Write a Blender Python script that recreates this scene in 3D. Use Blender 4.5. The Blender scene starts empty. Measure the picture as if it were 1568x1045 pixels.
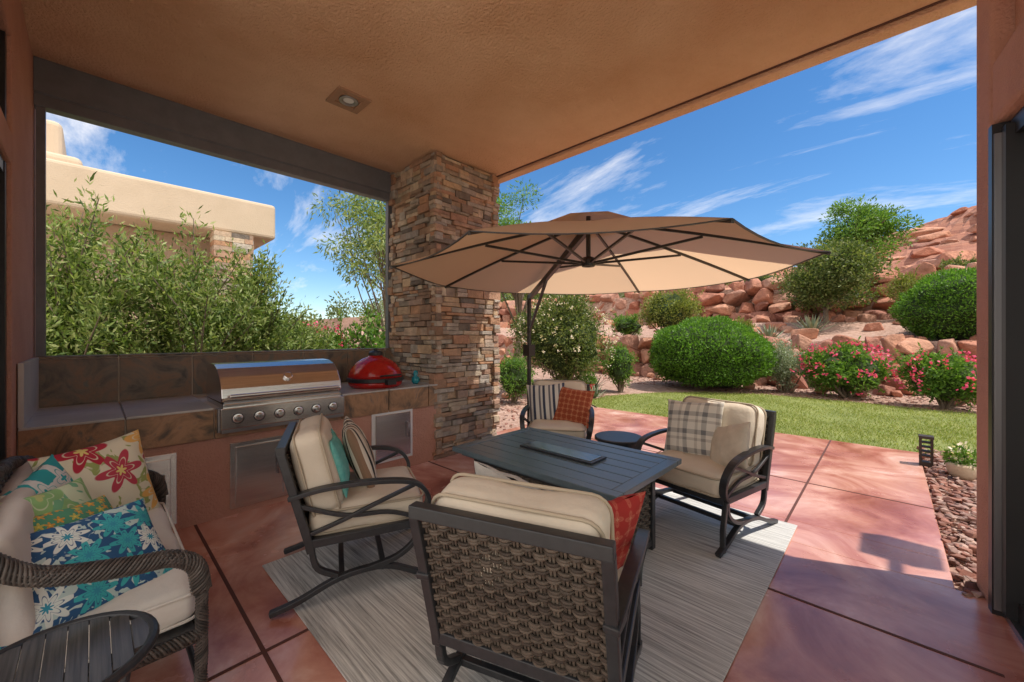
import bpy,bmesh,math,random
import numpy as np
from mathutils import Vector,Matrix,noise
R_=random.Random(7); rng=np.random.default_rng(3)
SC=bpy.context.scene
def lin(*a): return (a[0],a[1],a[2],1)
# ---------------------------------------------------------------- materials
def base_mat(name):
    m=bpy.data.materials.new(name); m.use_nodes=True
    nt=m.node_tree; b=nt.nodes['Principled BSDF']; return m,nt,b
def ramp(nt,cols,pos=None,interp='LINEAR'):
    r=nt.nodes.new('ShaderNodeValToRGB'); cr=r.color_ramp; cr.interpolation=interp
    n=len(cols); pos=pos or [i/(n-1) for i in range(n)]
    while len(cr.elements)<n: cr.elements.new(0.5)
    for i in range(n):
        cr.elements[i].position=pos[i]; cr.elements[i].color=lin(*cols[i])
    return r
def noise_n(nt,scale,detail=6,rough=.55,dist=0,vec=None,sc=None,coord='Object'):
    tc=nt.nodes.new('ShaderNodeTexCoord'); n=nt.nodes.new('ShaderNodeTexNoise')
    n.inputs['Scale'].default_value=scale; n.inputs['Detail'].default_value=detail
    n.inputs['Roughness'].default_value=rough; n.inputs['Distortion'].default_value=dist
    if sc:
        mp=nt.nodes.new('ShaderNodeMapping'); mp.inputs['Scale'].default_value=sc
        nt.links.new(tc.outputs[coord],mp.inputs[0]); nt.links.new(mp.outputs[0],n.inputs['Vector'])
    else: nt.links.new(tc.outputs[coord],n.inputs['Vector'])
    return n
def add_bump(nt,b,scale,strength,dist=.01,detail=5,sc=None):
    n=noise_n(nt,scale,detail,.6,0,sc=sc); bp=nt.nodes.new('ShaderNodeBump')
    bp.inputs['Strength'].default_value=strength; bp.inputs['Distance'].default_value=dist
    nt.links.new(n.outputs['Fac'],bp.inputs['Height']); nt.links.new(bp.outputs[0],b.inputs['Normal'])
def M(name,cols,rough=.6,scale=4,bump=0,bscale=60,bdist=.01,metal=0,detail=6,sc=None,bsc=None,spec=.5,pos=None,nd=0,r2=None):
    m,nt,b=base_mat(name)
    if len(cols)==1: b.inputs['Base Color'].default_value=lin(*cols[0])
    else:
        n=noise_n(nt,scale,detail,.6,nd,sc=sc); r=ramp(nt,cols,pos or [.3+.4*i/(len(cols)-1) for i in range(len(cols))])
        nt.links.new(n.outputs['Fac'],r.inputs[0]); nt.links.new(r.outputs[0],b.inputs['Base Color'])
    b.inputs['Roughness'].default_value=rough; b.inputs['Metallic'].default_value=metal
    b.inputs['Specular IOR Level'].default_value=spec
    if r2 is not None:
        n2=noise_n(nt,scale*1.7,5); mr=nt.nodes.new('ShaderNodeMapRange')
        mr.inputs[1].default_value=.3;mr.inputs[2].default_value=.7;mr.inputs[3].default_value=rough;mr.inputs[4].default_value=r2
        nt.links.new(n2.outputs['Fac'],mr.inputs[0]); nt.links.new(mr.outputs[0],b.inputs['Roughness'])
    if bump: add_bump(nt,b,bscale,bump,bdist,sc=bsc)
    return m
def MI(name,cols,rough=.8,nscale=8,bump=.4,bscale=25,bdist=.02,var=(.65,1.25),spec=.3,sc=None):
    """colour per separate stone / leaf, times a noise"""
    m,nt,b=base_mat(name)
    g=nt.nodes.new('ShaderNodeNewGeometry'); r=ramp(nt,cols)
    nt.links.new(g.outputs['Random Per Island'],r.inputs[0])
    n=noise_n(nt,nscale,6,.65,sc=sc); mr=nt.nodes.new('ShaderNodeMapRange')
    mr.inputs[1].default_value=.3;mr.inputs[2].default_value=.7;mr.inputs[3].default_value=var[0];mr.inputs[4].default_value=var[1]
    nt.links.new(n.outputs['Fac'],mr.inputs[0])
    vm=nt.nodes.new('ShaderNodeVectorMath'); vm.operation='SCALE'
    nt.links.new(r.outputs[0],vm.inputs[0]); nt.links.new(mr.outputs[0],vm.inputs['Scale'])
    nt.links.new(vm.outputs[0],b.inputs['Base Color'])
    b.inputs['Roughness'].default_value=rough; b.inputs['Specular IOR Level'].default_value=spec
    if bump: add_bump(nt,b,bscale,bump,bdist)
    return m
def leafmat(name,cols,trans=.35,rough=.5):
    m,nt,b=base_mat(name)
    g=nt.nodes.new('ShaderNodeNewGeometry'); r=ramp(nt,cols)
    nt.links.new(g.outputs['Random Per Island'],r.inputs[0]); nt.links.new(r.outputs[0],b.inputs['Base Color'])
    b.inputs['Roughness'].default_value=rough; b.inputs['Specular IOR Level'].default_value=.3
    t=nt.nodes.new('ShaderNodeBsdfTranslucent')
    vm=nt.nodes.new('ShaderNodeVectorMath'); vm.operation='MULTIPLY'; vm.inputs[1].default_value=(1.5,1.6,.7)
    nt.links.new(r.outputs[0],vm.inputs[0]); nt.links.new(vm.outputs[0],t.inputs[0])
    mx=nt.nodes.new('ShaderNodeMixShader'); mx.inputs[0].default_value=trans
    nt.links.new(b.outputs[0],mx.inputs[1]); nt.links.new(t.outputs[0],mx.inputs[2])
    nt.links.new(mx.outputs[0],nt.nodes['Material Output'].inputs[0]); return m
def stripemat(name,axis,freq,cols,pos,axis2=None,base=None):
    m,nt,b=base_mat(name)
    tc=nt.nodes.new('ShaderNodeTexCoord'); sx=nt.nodes.new('ShaderNodeSeparateXYZ'); nt.links.new(tc.outputs['Object'],sx.inputs[0])
    def chain(ax):
        mu=nt.nodes.new('ShaderNodeMath');mu.operation='MULTIPLY_ADD';mu.inputs[1].default_value=freq;mu.inputs[2].default_value=10.3
        fr=nt.nodes.new('ShaderNodeMath');fr.operation='FRACT'
        nt.links.new(sx.outputs[ax],mu.inputs[0]); nt.links.new(mu.outputs[0],fr.inputs[0])
        r=ramp(nt,cols,pos,'CONSTANT'); nt.links.new(fr.outputs[0],r.inputs[0]); return r
    r=chain(axis)
    out=r.outputs[0]
    if axis2 is not None:
        r2=chain(axis2); mx=nt.nodes.new('ShaderNodeMix'); mx.data_type='RGBA'; mx.inputs[0].default_value=.5
        nt.links.new(r.outputs[0],mx.inputs[6]); nt.links.new(r2.outputs[0],mx.inputs[7]); out=mx.outputs[2]
    nt.links.new(out,b.inputs['Base Color']); b.inputs['Roughness'].default_value=.9
    add_bump(nt,b,500,.3,.002); return m
def flowermat(name,bg,petals,center,scale=7,npet=5,leaf=None,rad=.42,lt=.58,rand=.7,off=(.37,.21)):
    m,nt,b=base_mat(name); N=nt.nodes.new; L=nt.links.new
    tc=N('ShaderNodeTexCoord'); mp=N('ShaderNodeMapping'); mp.inputs['Scale'].default_value=(scale,scale,0); mp.inputs['Location'].default_value=(off[0],off[1],0)
    L(tc.outputs['Object'],mp.inputs[0])
    v=N('ShaderNodeTexVoronoi'); v.voronoi_dimensions='2D'; v.inputs['Scale'].default_value=1; v.inputs['Randomness'].default_value=rand
    L(mp.outputs[0],v.inputs['Vector'])
    s=N('ShaderNodeVectorMath'); s.operation='SUBTRACT'; L(mp.outputs[0],s.inputs[0]); L(v.outputs['Position'],s.inputs[1])
    sp=N('ShaderNodeSeparateXYZ'); L(s.outputs[0],sp.inputs[0])
    at=N('ShaderNodeMath'); at.operation='ARCTAN2'; L(sp.outputs[1],at.inputs[0]); L(sp.outputs[0],at.inputs[1])
    mu=N('ShaderNodeMath'); mu.operation='MULTIPLY'; mu.inputs[1].default_value=npet; L(at.outputs[0],mu.inputs[0])
    co=N('ShaderNodeMath'); co.operation='COSINE'; L(mu.outputs[0],co.inputs[0])
    ma=N('ShaderNodeMath'); ma.operation='MULTIPLY_ADD'; ma.inputs[1].default_value=.3; ma.inputs[2].default_value=.75; L(co.outputs[0],ma.inputs[0])
    dv=N('ShaderNodeMath'); dv.operation='DIVIDE'; L(v.outputs['Distance'],dv.inputs[0]); L(ma.outputs[0],dv.inputs[1])
    c2=N('ShaderNodeSeparateColor'); L(v.outputs['Color'],c2.inputs[0])
    pr=ramp(nt,petals,None,'CONSTANT'); L(c2.outputs[0],pr.inputs[0])
    def mask(lo,hi):
        r=ramp(nt,[(1,1,1),(0,0,0)],[lo,hi]); L(dv.outputs[0],r.inputs[0]); return r.outputs[0]
    bgsock=None
    if leaf:
        n=noise_n(nt,scale*2.2,2,.5,1.5); lr=ramp(nt,[bg,bg,leaf,leaf],[0,lt,lt+.02,1]); L(n.outputs['Fac'],lr.inputs[0]); bgsock=lr.outputs[0]
    def mix(f,a,bb):
        mx=N('ShaderNodeMix'); mx.data_type='RGBA'; L(f,mx.inputs[0])
        if hasattr(a,'links'): L(a,mx.inputs[6])
        else: mx.inputs[6].default_value=lin(*a)
        if hasattr(bb,'links'): L(bb,mx.inputs[7])
        else: mx.inputs[7].default_value=lin(*bb)
        return mx.outputs[2]
    o=mix(mask(rad,rad+.03),bgsock or bg,pr.outputs[0])
    o=mix(mask(rad*.62,rad*.66),o,bg); o=mix(mask(rad*.56,rad*.60),o,pr.outputs[0])
    o=mix(mask(rad*.25,rad*.28),o,center)
    L(o,b.inputs['Base Color']); b.inputs['Roughness'].default_value=.9; add_bump(nt,b,400,.3,.002)
    return m
# ---------------------------------------------------------------- mesh builder
class MB:
    def __init__(s): s.v=[];s.f=[];s.m=[];s.n=0
    def add(s,V,F,m=0,T=None):
        V=np.asarray(V,float).reshape(-1,3)
        if T is not None:
            A=np.array(T); V=V@A[:3,:3].T+A[:3,3]
        if isinstance(F,np.ndarray): F=(F+s.n).tolist()
        else: F=[tuple(i+s.n for i in f) for f in F]
        s.v.append(V); s.f.extend(F); s.m.extend([m]*len(F)); s.n+=len(V)
    def box(s,x0,x1,y0,y1,z0,z1,m=0,T=None,jit=0):
        V=np.array([(x,y,z) for z in (z0,z1) for y in (y0,y1) for x in (x0,x1)],float)
        if jit: V=V+rng.uniform(-jit,jit,V.shape)
        s.add(V,[(0,2,3,1),(4,5,7,6),(0,1,5,4),(2,6,7,3),(0,4,6,2),(1,3,7,5)],m,T)
    def sweep(s,pts,prof,side=None,m=0,closed=False,T=None,cap=True,rad=None):
        P=np.asarray(pts,float); n=len(P); k=len(prof); pr=np.asarray(prof,float)
        t=np.zeros_like(P)
        if closed: t=np.roll(P,-1,0)-np.roll(P,1,0)
        else: t[1:-1]=P[2:]-P[:-2]; t[0]=P[1]-P[0]; t[-1]=P[-1]-P[-2]
        t/=np.linalg.norm(t,axis=1)[:,None]+1e-12
        V=[]
        if side is None:
            a=np.array([0,0,1.]) if abs(t[0][2])<.9 else np.array([1.,0,0])
            S=np.cross(t[0],a)
        else: S=np.array(side,float)
        for i in range(n):
            S=S-t[i]*S.dot(t[i]); S/=np.linalg.norm(S)+1e-12
            U=np.cross(S,t[i]); q=1 if rad is None else rad[i]
            for a,b in pr: V.append(P[i]+S*a*q+U*b*q)
        F=[]
        for i in range(n if closed else n-1):
            j=(i+1)%n
            for c in range(k):
                d=(c+1)%k; F.append((i*k+c,i*k+d,j*k+d,j*k+c))
        if cap and not closed: F.append(tuple(range(k))[::-1]); F.append(tuple((n-1)*k+c for c in range(k)))
        s.add(V,F,m,T)
    def tube(s,pts,r,n=8,m=0,closed=False,T=None,rad=None):
        s.sweep(pts,[(r*math.cos(2*math.pi*i/n),r*math.sin(2*math.pi*i/n)) for i in range(n)],None,m,closed,T,True,rad)
    def bar(s,pts,w,h,side,m=0,T=None):
        s.sweep(pts,[(-w/2,-h/2),(w/2,-h/2),(w/2,h/2),(-w/2,h/2)],side,m,False,T)
    def lathe(s,prof,c=(0,0,0),n=24,m=0,T=None):
        V=[];F=[]
        for r,z in prof:
            for i in range(n):
                a=2*math.pi*i/n; V.append((c[0]+r*math.cos(a),c[1]+r*math.sin(a),c[2]+z))
        for j in range(len(prof)-1):
            for i in range(n):
                k=(i+1)%n; F.append((j*n+i,j*n+k,(j+1)*n+k,(j+1)*n+i))
        F.append(tuple(range(n))[::-1]); F.append(tuple((len(prof)-1)*n+i for i in range(n)))
        s.add(V,F,m,T)
    def cushion(s,c,half,r,m=0,T=None,puff=.02,pipe=None,pm=0):
        hx,hy,hz=half
        def ax(h): 
            a=np.linspace(-h,-(h-r),5)[:-1]; return np.concatenate([a,np.linspace(-(h-r),h-r,13),-a[::-1]])
        V=[];F=[];A=[ax(hx),ax(hy),ax(hz)];H=np.array(half,float)
        for k in range(3):
            i,j=[(1,2),(2,0),(0,1)][k]
            for sg in (-1,1):
                a,b=A[i],A[j]; o=len(V)
                for p in a:
                    for q in b:
                        w=[0,0,0]; w[k]=sg*H[k]; w[i]=p; w[j]=q; V.append(w)
                nb=len(b)
                for p in range(len(a)-1):
                    for q in range(nb-1):
                        f=(o+p*nb+q,o+(p+1)*nb+q,o+(p+1)*nb+q+1,o+p*nb+q+1)
                        F.append(f if sg>0 else f[::-1])
        V=np.array(V); I=np.clip(V,-(H-r),H-r); D=V-I; D/=np.linalg.norm(D,axis=1)[:,None]+1e-9
        W=I+D*r
        fx=(1-(W[:,0]/hx)**2)*(1-(W[:,1]/hy)**2)
        W[:,2]+=np.sign(W[:,2])*puff*np.clip(fx,0,1)**.6
        W[:,2]+=.006*np.sin(W[:,0]*21+W[:,1]*9+c[2]*7)*np.clip(fx+.15,0,1)
        W[:,1]+=.006*np.sin(W[:,0]*17+1)*(np.abs(W[:,1])>hy-r); W[:,0]+=.005*np.sin(W[:,1]*19)*(np.abs(W[:,0])>hx-r)
        key=np.round(W,5); u,inv=np.unique(key,axis=0,return_inverse=True); inv=inv.reshape(-1)
        F=[tuple(dict.fromkeys(int(inv[x]) for x in f)) for f in F]; F=[f for f in F if len(f)>2]
        s.add(u+np.array(c),F,m,T)
        if pipe:
            for zz in (-1,1):
                pts=[]
                for cx,cy,a0 in ((1,1,0),(-1,1,90),(-1,-1,180),(1,-1,270)):
                    for q in range(5):
                        a=math.radians(a0+q*22.5); pts.append((c[0]+cx*(hx-r)+math.cos(a)*r*.95,c[1]+cy*(hy-r)+math.sin(a)*r*.95,c[2]+zz*(hz-r*.32)))
                s.tube(pts,pipe,6,pm,closed=True,T=T)
    def pillow(s,size,th,m=0,T=None,sy=None):
        n=18; sy=sy or size; g=np.sin(np.linspace(-1,1,n)*math.pi/2); V=[]
        for sg in (1,-1):
            for a in g:
                for b in g:
                    z=sg*th/2*(max(0,(1-a*a)*(1-b*b)))**.42
                    wr=.012*math.sin(a*9+b*4)*(1-a*a)
                    V.append((size/2*a*(1-.09*(1-b*b)),sy/2*b*(1-.09*(1-a*a)),z+wr*sg*.5))
        F=[]
        for k in (0,1):
            o=k*n*n
            for i in range(n-1):
                for j in range(n-1):
                    f=(o+i*n+j,o+(i+1)*n+j,o+(i+1)*n+j+1,o+i*n+j+1); F.append(f if k==0 else f[::-1])
        s.add(V,F,m,T)
    def weave(s,O,U,V,N,w,h,pu=.036,pv=.0125,m=0,back=True):
        """woven wicker panel"""
        O,U,V,N=[np.array(a,float) for a in (O,U,V,N)]
        nr=int(h/pv); ns=int(w/pu)
        if back:
            b0=O-N*.0085; s.add([b0,b0+U*w,b0+U*w+V*h,b0+V*h],[(0,1,2,3)],1)
        for i in range(ns+1):
            for dd in (-.006,.006):
                p=O+U*(w*i/ns+dd); s.sweep([p,p+V*h],[(-.004,-.002),(.004,-.002),(.004,.002),(-.004,.002)],U,m,cap=False)
        per=8
        for r in range(nr):
            xs=np.linspace(0,1,ns*per+1); ph=math.pi*((r//2)%2)
            wv=np.sin(xs*ns*math.pi+ph+math.pi/2)
            off=.0085*np.sign(wv)*np.abs(wv)**.6
            vv=(r+.5)*pv+rng.uniform(-.0007,.0007)
            P=O+np.outer(xs*w,U)+V*vv+np.outer(off,N)
            k=pv*.44
            s.sweep(P,[(-.0028,-k),(.0028,-k),(.0045,0),(.0028,k),(-.0028,k),(-.0045,0)],N,m,cap=False)
    def wrap(s,pts,R,K=5,pitch=.09,r=.006,m=0):
        P=resamp(pts,.012); n=len(P); t=np.gradient(P,axis=0); t/=np.linalg.norm(t,axis=1)[:,None]
        S=np.cross(t[0],[0.3,.2,1]); fr=[]
        for i in range(n):
            S=S-t[i]*S.dot(t[i]); S/=np.linalg.norm(S); fr.append((S.copy(),np.cross(t[i],S)))
        for dr in (1,-1):
            for k in range(K):
                Q=[]
                for i in range(n):
                    a=2*math.pi*k/K+dr*2*math.pi*(i*.012)/pitch
                    rr=R+.5*r*math.sin(K*a+dr*1.5)
                    Q.append(P[i]+fr[i][0]*math.cos(a)*rr+fr[i][1]*math.sin(a)*rr)
                s.tube(Q,r,5,m)
    def build(s,name,mats,parent=None,smooth=False,bevel=0,loc=None,rot=None,seg=2):
        me=bpy.data.meshes.new(name); V=np.concatenate(s.v)
        me.from_pydata(V.tolist(),[],s.f)
        for mt in (mats if isinstance(mats,(list,tuple)) else [mats]): me.materials.append(mt)
        me.polygons.foreach_set('material_index',s.m)
        if smooth: me.polygons.foreach_set('use_smooth',[True]*len(s.f))
        me.update()
        return place(name,me,parent,loc,rot,bevel,seg)
def place(name,me,parent=None,loc=None,rot=None,bevel=0,seg=2):
    o=bpy.data.objects.new(name,me); SC.collection.objects.link(o)
    if parent: o.parent=parent
    if loc: o.location=loc
    if rot: o.rotation_euler=rot
    if bevel:
        b=o.modifiers.new('bevel','BEVEL'); b.width=bevel; b.segments=seg; b.limit_method='ANGLE'; b.angle_limit=math.radians(40)
    return o
def resamp(pts,step):
    P=catmull(pts,12); d=np.r_[0,np.cumsum(np.linalg.norm(np.diff(P,axis=0),axis=1))]
    n=max(4,int(d[-1]/step)); q=np.linspace(0,d[-1],n); return np.stack([np.interp(q,d,P[:,k]) for k in range(3)],1)
def catmull(pts,n=8):
    P=np.asarray(pts,float); P=np.vstack([2*P[0]-P[1],P,2*P[-1]-P[-2]]); out=[]
    for i in range(1,len(P)-2):
        for t in np.linspace(0,1,n,endpoint=False):
            a,b,c,d=P[i-1:i+3]; out.append(.5*((2*b)+(-a+c)*t+(2*a-5*b+4*c-d)*t*t+(-a+3*b-3*c+d)*t**3))
    out.append(P[-2]); return np.array(out)
def empty(name,loc=(0,0,0),rz=0):
    e=bpy.data.objects.new(name,None); e.empty_display_size=.2; SC.collection.objects.link(e); e.location=loc; e.rotation_euler=(0,0,rz); return e
# ---------------------------------------------------------------- material set
stucco=M('stucco_orange',[(.70,.39,.23),(.86,.55,.36)],.9,1.1,1,48,.03,detail=12,spec=.2)
stucco_w=M('stucco_wall',[(.52,.27,.20),(.62,.34,.25)],.9,2,.9,60,.02,spec=.2)
charcoal=M('charcoal_aluminium',[(.13,.14,.155),(.17,.18,.195)],.42,8)
blackm=M('black_metal',[(.02,.02,.022)],.4)
framem=M('chair_frame_paint',[(.022,.023,.026),(.036,.037,.041)],.36,30)
steel=M('brushed_stainless',[(.58,.56,.54),(.76,.74,.72)],.24,3,.08,40,.002,metal=1,sc=(40,.6,40),bsc=(60,1,60))
steeld=M('stainless_dark',[(.34,.34,.35)],.35,metal=1)
slate=M('slate_tile',[(.095,.088,.07),(.20,.165,.12),(.27,.18,.11),(.16,.165,.135)],.40,3.4,.5,14,.012,nd=1.6,r2=.65,pos=[.34,.46,.56,.66])
slate2=M('slate_band_tile',[(.12,.09,.065),(.30,.18,.10),(.42,.24,.13),(.17,.15,.12)],.45,3.8,.5,16,.012,nd=1.6,pos=[.34,.46,.56,.66])
slatetop=M('slate_counter_tile',[(.42,.42,.40),(.60,.585,.55)],.28,3,.2,14,.006)
grout=M('grout',[(.62,.54,.45)],.9)
conc=M('stained_concrete',[(.30,.085,.06),(.47,.18,.13),(.64,.32,.24),(.82,.56,.46)],.10,1.25,.22,22,.004,detail=12,nd=1.1,r2=.34,pos=[.32,.45,.57,.72],spec=.75)
bouncec=M('bounce_ground_pale',[(.74,.66,.55),(.84,.76,.65)],.8,2,.2,30,.005)  # for the added bounce ground, kept pale to return more sun
joint=M('concrete_joint_dark',[(.11,.04,.03)],.9)
stonem=MI('ledger_stone',[(.56,.40,.25),(.30,.19,.13),(.42,.36,.29),(.50,.27,.15),(.17,.14,.115),(.60,.49,.35),(.44,.25,.16),(.33,.29,.25),(.50,.44,.36)],.85,9,.8,30,.018)
mortar=M('dark_mortar',[(.05,.038,.03)],.95)
cush=M('cushion_canvas',[(.64,.55,.43),(.73,.64,.52)],.9,2.5,.4,7,.025)
cushw=M('cushion_offwhite',[(.70,.66,.60),(.78,.74,.68)],.9,2.5,.4,7,.025)
pipem=M('cushion_piping',[(.46,.38,.28)],.9)
wicker=MI('wicker_brown_grey',[(.055,.042,.034),(.095,.074,.058),(.14,.11,.086),(.07,.055,.045)],.40,60,0,var=(.8,1.2))
wickerd=MI('wicker_dark',[(.035,.03,.028),(.075,.062,.055),(.12,.10,.088),(.05,.042,.038)],.4,60,0,var=(.8,1.2))
wickb=M('wicker_backing_dark',[(.018,.014,.012)],.9)
tabletop=M('table_slat_paint',[(.085,.12,.14),(.12,.16,.185)],.30,12,.15,30,.002,sc=(1,14,1))
glassd=M('dark_door_glass',[(.012,.014,.016)],.02,spec=.9)
lidglass=M('burner_lid',[(.12,.15,.15)],.12)
clearg,nt,b=base_mat('clear_door_glass')
tr=nt.nodes.new('ShaderNodeBsdfTransparent'); tr.inputs[0].default_value=(.86,.90,.88,1); gl=nt.nodes.new('ShaderNodeBsdfGlossy'); gl.inputs['Roughness'].default_value=0
fz=nt.nodes.new('ShaderNodeFresnel'); fz.inputs[0].default_value=1.5; ms=nt.nodes.new('ShaderNodeMixShader')
nt.links.new(fz.outputs[0],ms.inputs[0]); nt.links.new(tr.outputs[0],ms.inputs[1]); nt.links.new(gl.outputs[0],ms.inputs[2]); nt.links.new(ms.outputs[0],nt.nodes['Material Output'].inputs[0])
rugm,nt,b=base_mat('woven_rug')
n1=noise_n(nt,1,8,.72,0,sc=(1.8,80,1)); r1=ramp(nt,[(.26,.25,.235),(.54,.525,.495),(.78,.76,.715)],[.37,.5,.63])
nt.links.new(n1.outputs['Fac'],r1.inputs[0]); nt.links.new(r1.outputs[0],b.inputs['Base Color']); b.inputs['Roughness'].default_value=.95
add_bump(nt,b,1,.4,.004,sc=(20,220,1))
rockm=MI('red_sandstone_boulder',[(.50,.22,.145),(.40,.16,.105),(.56,.29,.19),(.46,.25,.18),(.33,.14,.10)],.9,2.5,.9,6,.09,var=(.6,1.25))
riverm=MI('lava_rock_pebble',[(.26,.11,.08),(.38,.19,.14),(.17,.085,.07),(.52,.36,.29),(.24,.13,.105)],.85,20,.4,40,.01)
lawnm=M('lawn_turf',[(.14,.17,.04),(.26,.28,.08)],.95,1.2,.5,80,.02)
grassb=leafmat('grass_blade',[(.15,.20,.035),(.26,.31,.065),(.40,.39,.15),(.19,.24,.05)],.3)
lf_ole=leafmat('leaf_oleander',[(.055,.095,.024),(.12,.185,.045),(.23,.31,.08),(.40,.44,.19),(.15,.22,.055)])
lf_bri=leafmat('leaf_bright',[(.05,.12,.018),(.11,.22,.035),(.21,.34,.07)])
lf_clip=leafmat('leaf_clipped',[(.05,.12,.014),(.10,.22,.026),(.18,.33,.05)])
lf_dark=leafmat('leaf_olive_dark',[(.045,.075,.02),(.09,.13,.035),(.16,.20,.06),(.24,.25,.10)])
lf_grey=leafmat('leaf_grey_sage',[(.16,.21,.13),(.26,.31,.20),(.37,.40,.29)],.2)
lf_yel=leafmat('leaf_yellowgreen',[(.10,.13,.025),(.20,.23,.05),(.31,.31,.10)])
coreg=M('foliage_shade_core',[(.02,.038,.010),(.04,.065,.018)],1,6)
bark=M('bark',[(.14,.105,.075),(.24,.185,.135)],.95,12,.6,30,.02)
pinkf=leafmat('flower_pink',[(.75,.06,.18),(.88,.16,.32),(.70,.04,.14)],.3)
whitef=leafmat('flower_cream',[(.80,.66,.58),(.85,.76,.62)],.3)
adobe=M('adobe_beige_stucco',[(.52,.41,.29),(.60,.48,.35)],.95,1.2,.4,40,.02)
adobed=M('adobe_wall_tan',[(.42,.30,.21),(.50,.37,.27)],.95,1.2,.3,40,.02)
redglaze=M('red_glazed_ceramic',[(.36,.012,.010),(.44,.02,.014)],.14,40,.12,160,.002)
turq=M('turquoise_glaze',[(.02,.26,.32)],.15)
whitem=M('white_frame',[(.75,.75,.74)],.4)
# ---------------------------------------------------------------- camera, light, sky
cam=bpy.data.cameras.new('camera'); co=bpy.data.objects.new('camera',cam); SC.collection.objects.link(co)
co.location=(0,0,1.45); co.rotation_euler=(math.radians(90),0,math.radians(43.45))
cam.lens=608/1568*36; cam.sensor_width=36; cam.shift_y=-7.5/1568; cam.clip_end=3000; cam.clip_start=.03
SC.camera=co
sd=Vector((.47,.22,1)).normalized()
sl=bpy.data.lights.new('sun','SUN'); so=bpy.data.objects.new('sun',sl); SC.collection.objects.link(so)
sl.energy=5.0; sl.angle=math.radians(.5); sl.color=(1,.95,.87)
so.rotation_euler=(-sd).to_track_quat('-Z','Y').to_euler(); so.location=(5,2,12)
W=bpy.data.worlds.new('World'); SC.world=W; W.use_nodes=True; nt=W.node_tree; N=nt.nodes.new; L=nt.links.new
bg=nt.nodes['Background']; sky=N('ShaderNodeTexSky'); sky.sky_type='NISHITA'; sky.sun_disc=False
sky.sun_elevation=math.asin(sd.z); sky.sun_rotation=math.atan2(sd.x,sd.y); sky.altitude=800; sky.air_density=1.0; sky.dust_density=.3; sky.ozone_density=2.5
hs=N('ShaderNodeHueSaturation'); hs.inputs['Saturation'].default_value=1.26; hs.inputs['Value'].default_value=1.14; L(sky.outputs[0],hs.inputs['Color'])
tc=N('ShaderNodeTexCoord'); sp=N('ShaderNodeSeparateXYZ'); L(tc.outputs['Generated'],sp.inputs[0])
az=N('ShaderNodeMath'); az.operation='ADD'; az.inputs[1].default_value=.18; L(sp.outputs[2],az.inputs[0])
cb=N('ShaderNodeCombineXYZ')
for i in (0,1):
    d=N('ShaderNodeMath'); d.operation='DIVIDE'; L(sp.outputs[i],d.inputs[0]); L(az.outputs[0],d.inputs[1]); L(d.outputs[0],cb.inputs[i])
mp=N('ShaderNodeMapping'); mp.inputs['Rotation'].default_value=(0,0,.5); mp.inputs['Scale'].default_value=(.7,1.9,1); mp.inputs['Location'].default_value=(2.3,.4,0); L(cb.outputs[0],mp.inputs[0])
cn=N('ShaderNodeTexNoise'); cn.inputs['Scale'].default_value=1.1; cn.inputs['Detail'].default_value=10; cn.inputs['Roughness'].default_value=.64; cn.inputs['Distortion'].default_value=.4; L(mp.outputs[0],cn.inputs['Vector'])
cr=ramp(nt,[(0,0,0),(.30,.30,.30),(.95,.95,.95)],[.50,.59,.74]); L(cn.outputs['Fac'],cr.inputs[0])
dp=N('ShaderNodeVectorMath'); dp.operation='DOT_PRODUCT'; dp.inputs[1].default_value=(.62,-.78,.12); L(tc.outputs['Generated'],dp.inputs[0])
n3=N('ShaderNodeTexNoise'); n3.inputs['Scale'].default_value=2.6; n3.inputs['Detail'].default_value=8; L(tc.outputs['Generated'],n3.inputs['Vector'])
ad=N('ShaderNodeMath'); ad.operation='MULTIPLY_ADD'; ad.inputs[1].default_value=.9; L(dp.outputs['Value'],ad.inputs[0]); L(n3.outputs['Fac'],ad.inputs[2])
fill_bank=ramp(nt,[(0,0,0),(1,1,1)],[.60,.78]); L(ad.outputs[0],fill_bank.inputs[0])  # added cloud bank behind the camera, out of view, as fill light
mxm=N('ShaderNodeMath'); mxm.operation='MAXIMUM'; L(cr.outputs[0],mxm.inputs[0]); L(fill_bank.outputs[0],mxm.inputs[1])
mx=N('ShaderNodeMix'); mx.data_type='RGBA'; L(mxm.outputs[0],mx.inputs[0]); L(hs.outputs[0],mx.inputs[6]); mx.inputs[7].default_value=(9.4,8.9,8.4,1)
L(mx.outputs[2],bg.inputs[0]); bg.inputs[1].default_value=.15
SC.view_settings.view_transform='Standard'; SC.view_settings.look='None'; SC.view_settings.exposure=0
# ---------------------------------------------------------------- terrain
def sst(a,b,x):
    t=min(1,max(0,(x-a)/(b-a))); return t*t*(3-2*t)
def gh(x,y):
    z=-.04
    z+=1.3*sst(14.3,15.0,y)+.8*sst(15,20.6,y)+1.7*sst(21,21.7,y)
    if y>22:
        z+=sst(22,40,y)*.8
        H=.8+4.8*sst(-34,-4,x)+6.0*sst(-8,14,x)
        t=sst(34,60,y)
        hh=H*t+noise.noise(Vector((x*.07,y*.07,3)))*2.2*t+noise.noise(Vector((x*.2,y*.2,7)))*1.0*t
        st=1.1; q=math.floor(hh/st); fr=hh/st-q; z+=(q+sst(.35,.75,fr))*st*.8+hh*.2
    if y>15: z+=noise.noise(Vector((x*.5,y*.5,0)))*.15
    return z
xs=np.unique(np.r_[-400,-250,-150,-100,np.arange(-80,-30,2),np.arange(-30,30,.6),np.arange(30,80,2.5),100,150,250,400])
ys=np.unique(np.r_[-400,-200,-100,-50,-20,np.arange(-10,14,1.5),np.arange(14,23,.35),np.arange(23,80,.9),90,110,150,250,400])
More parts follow.
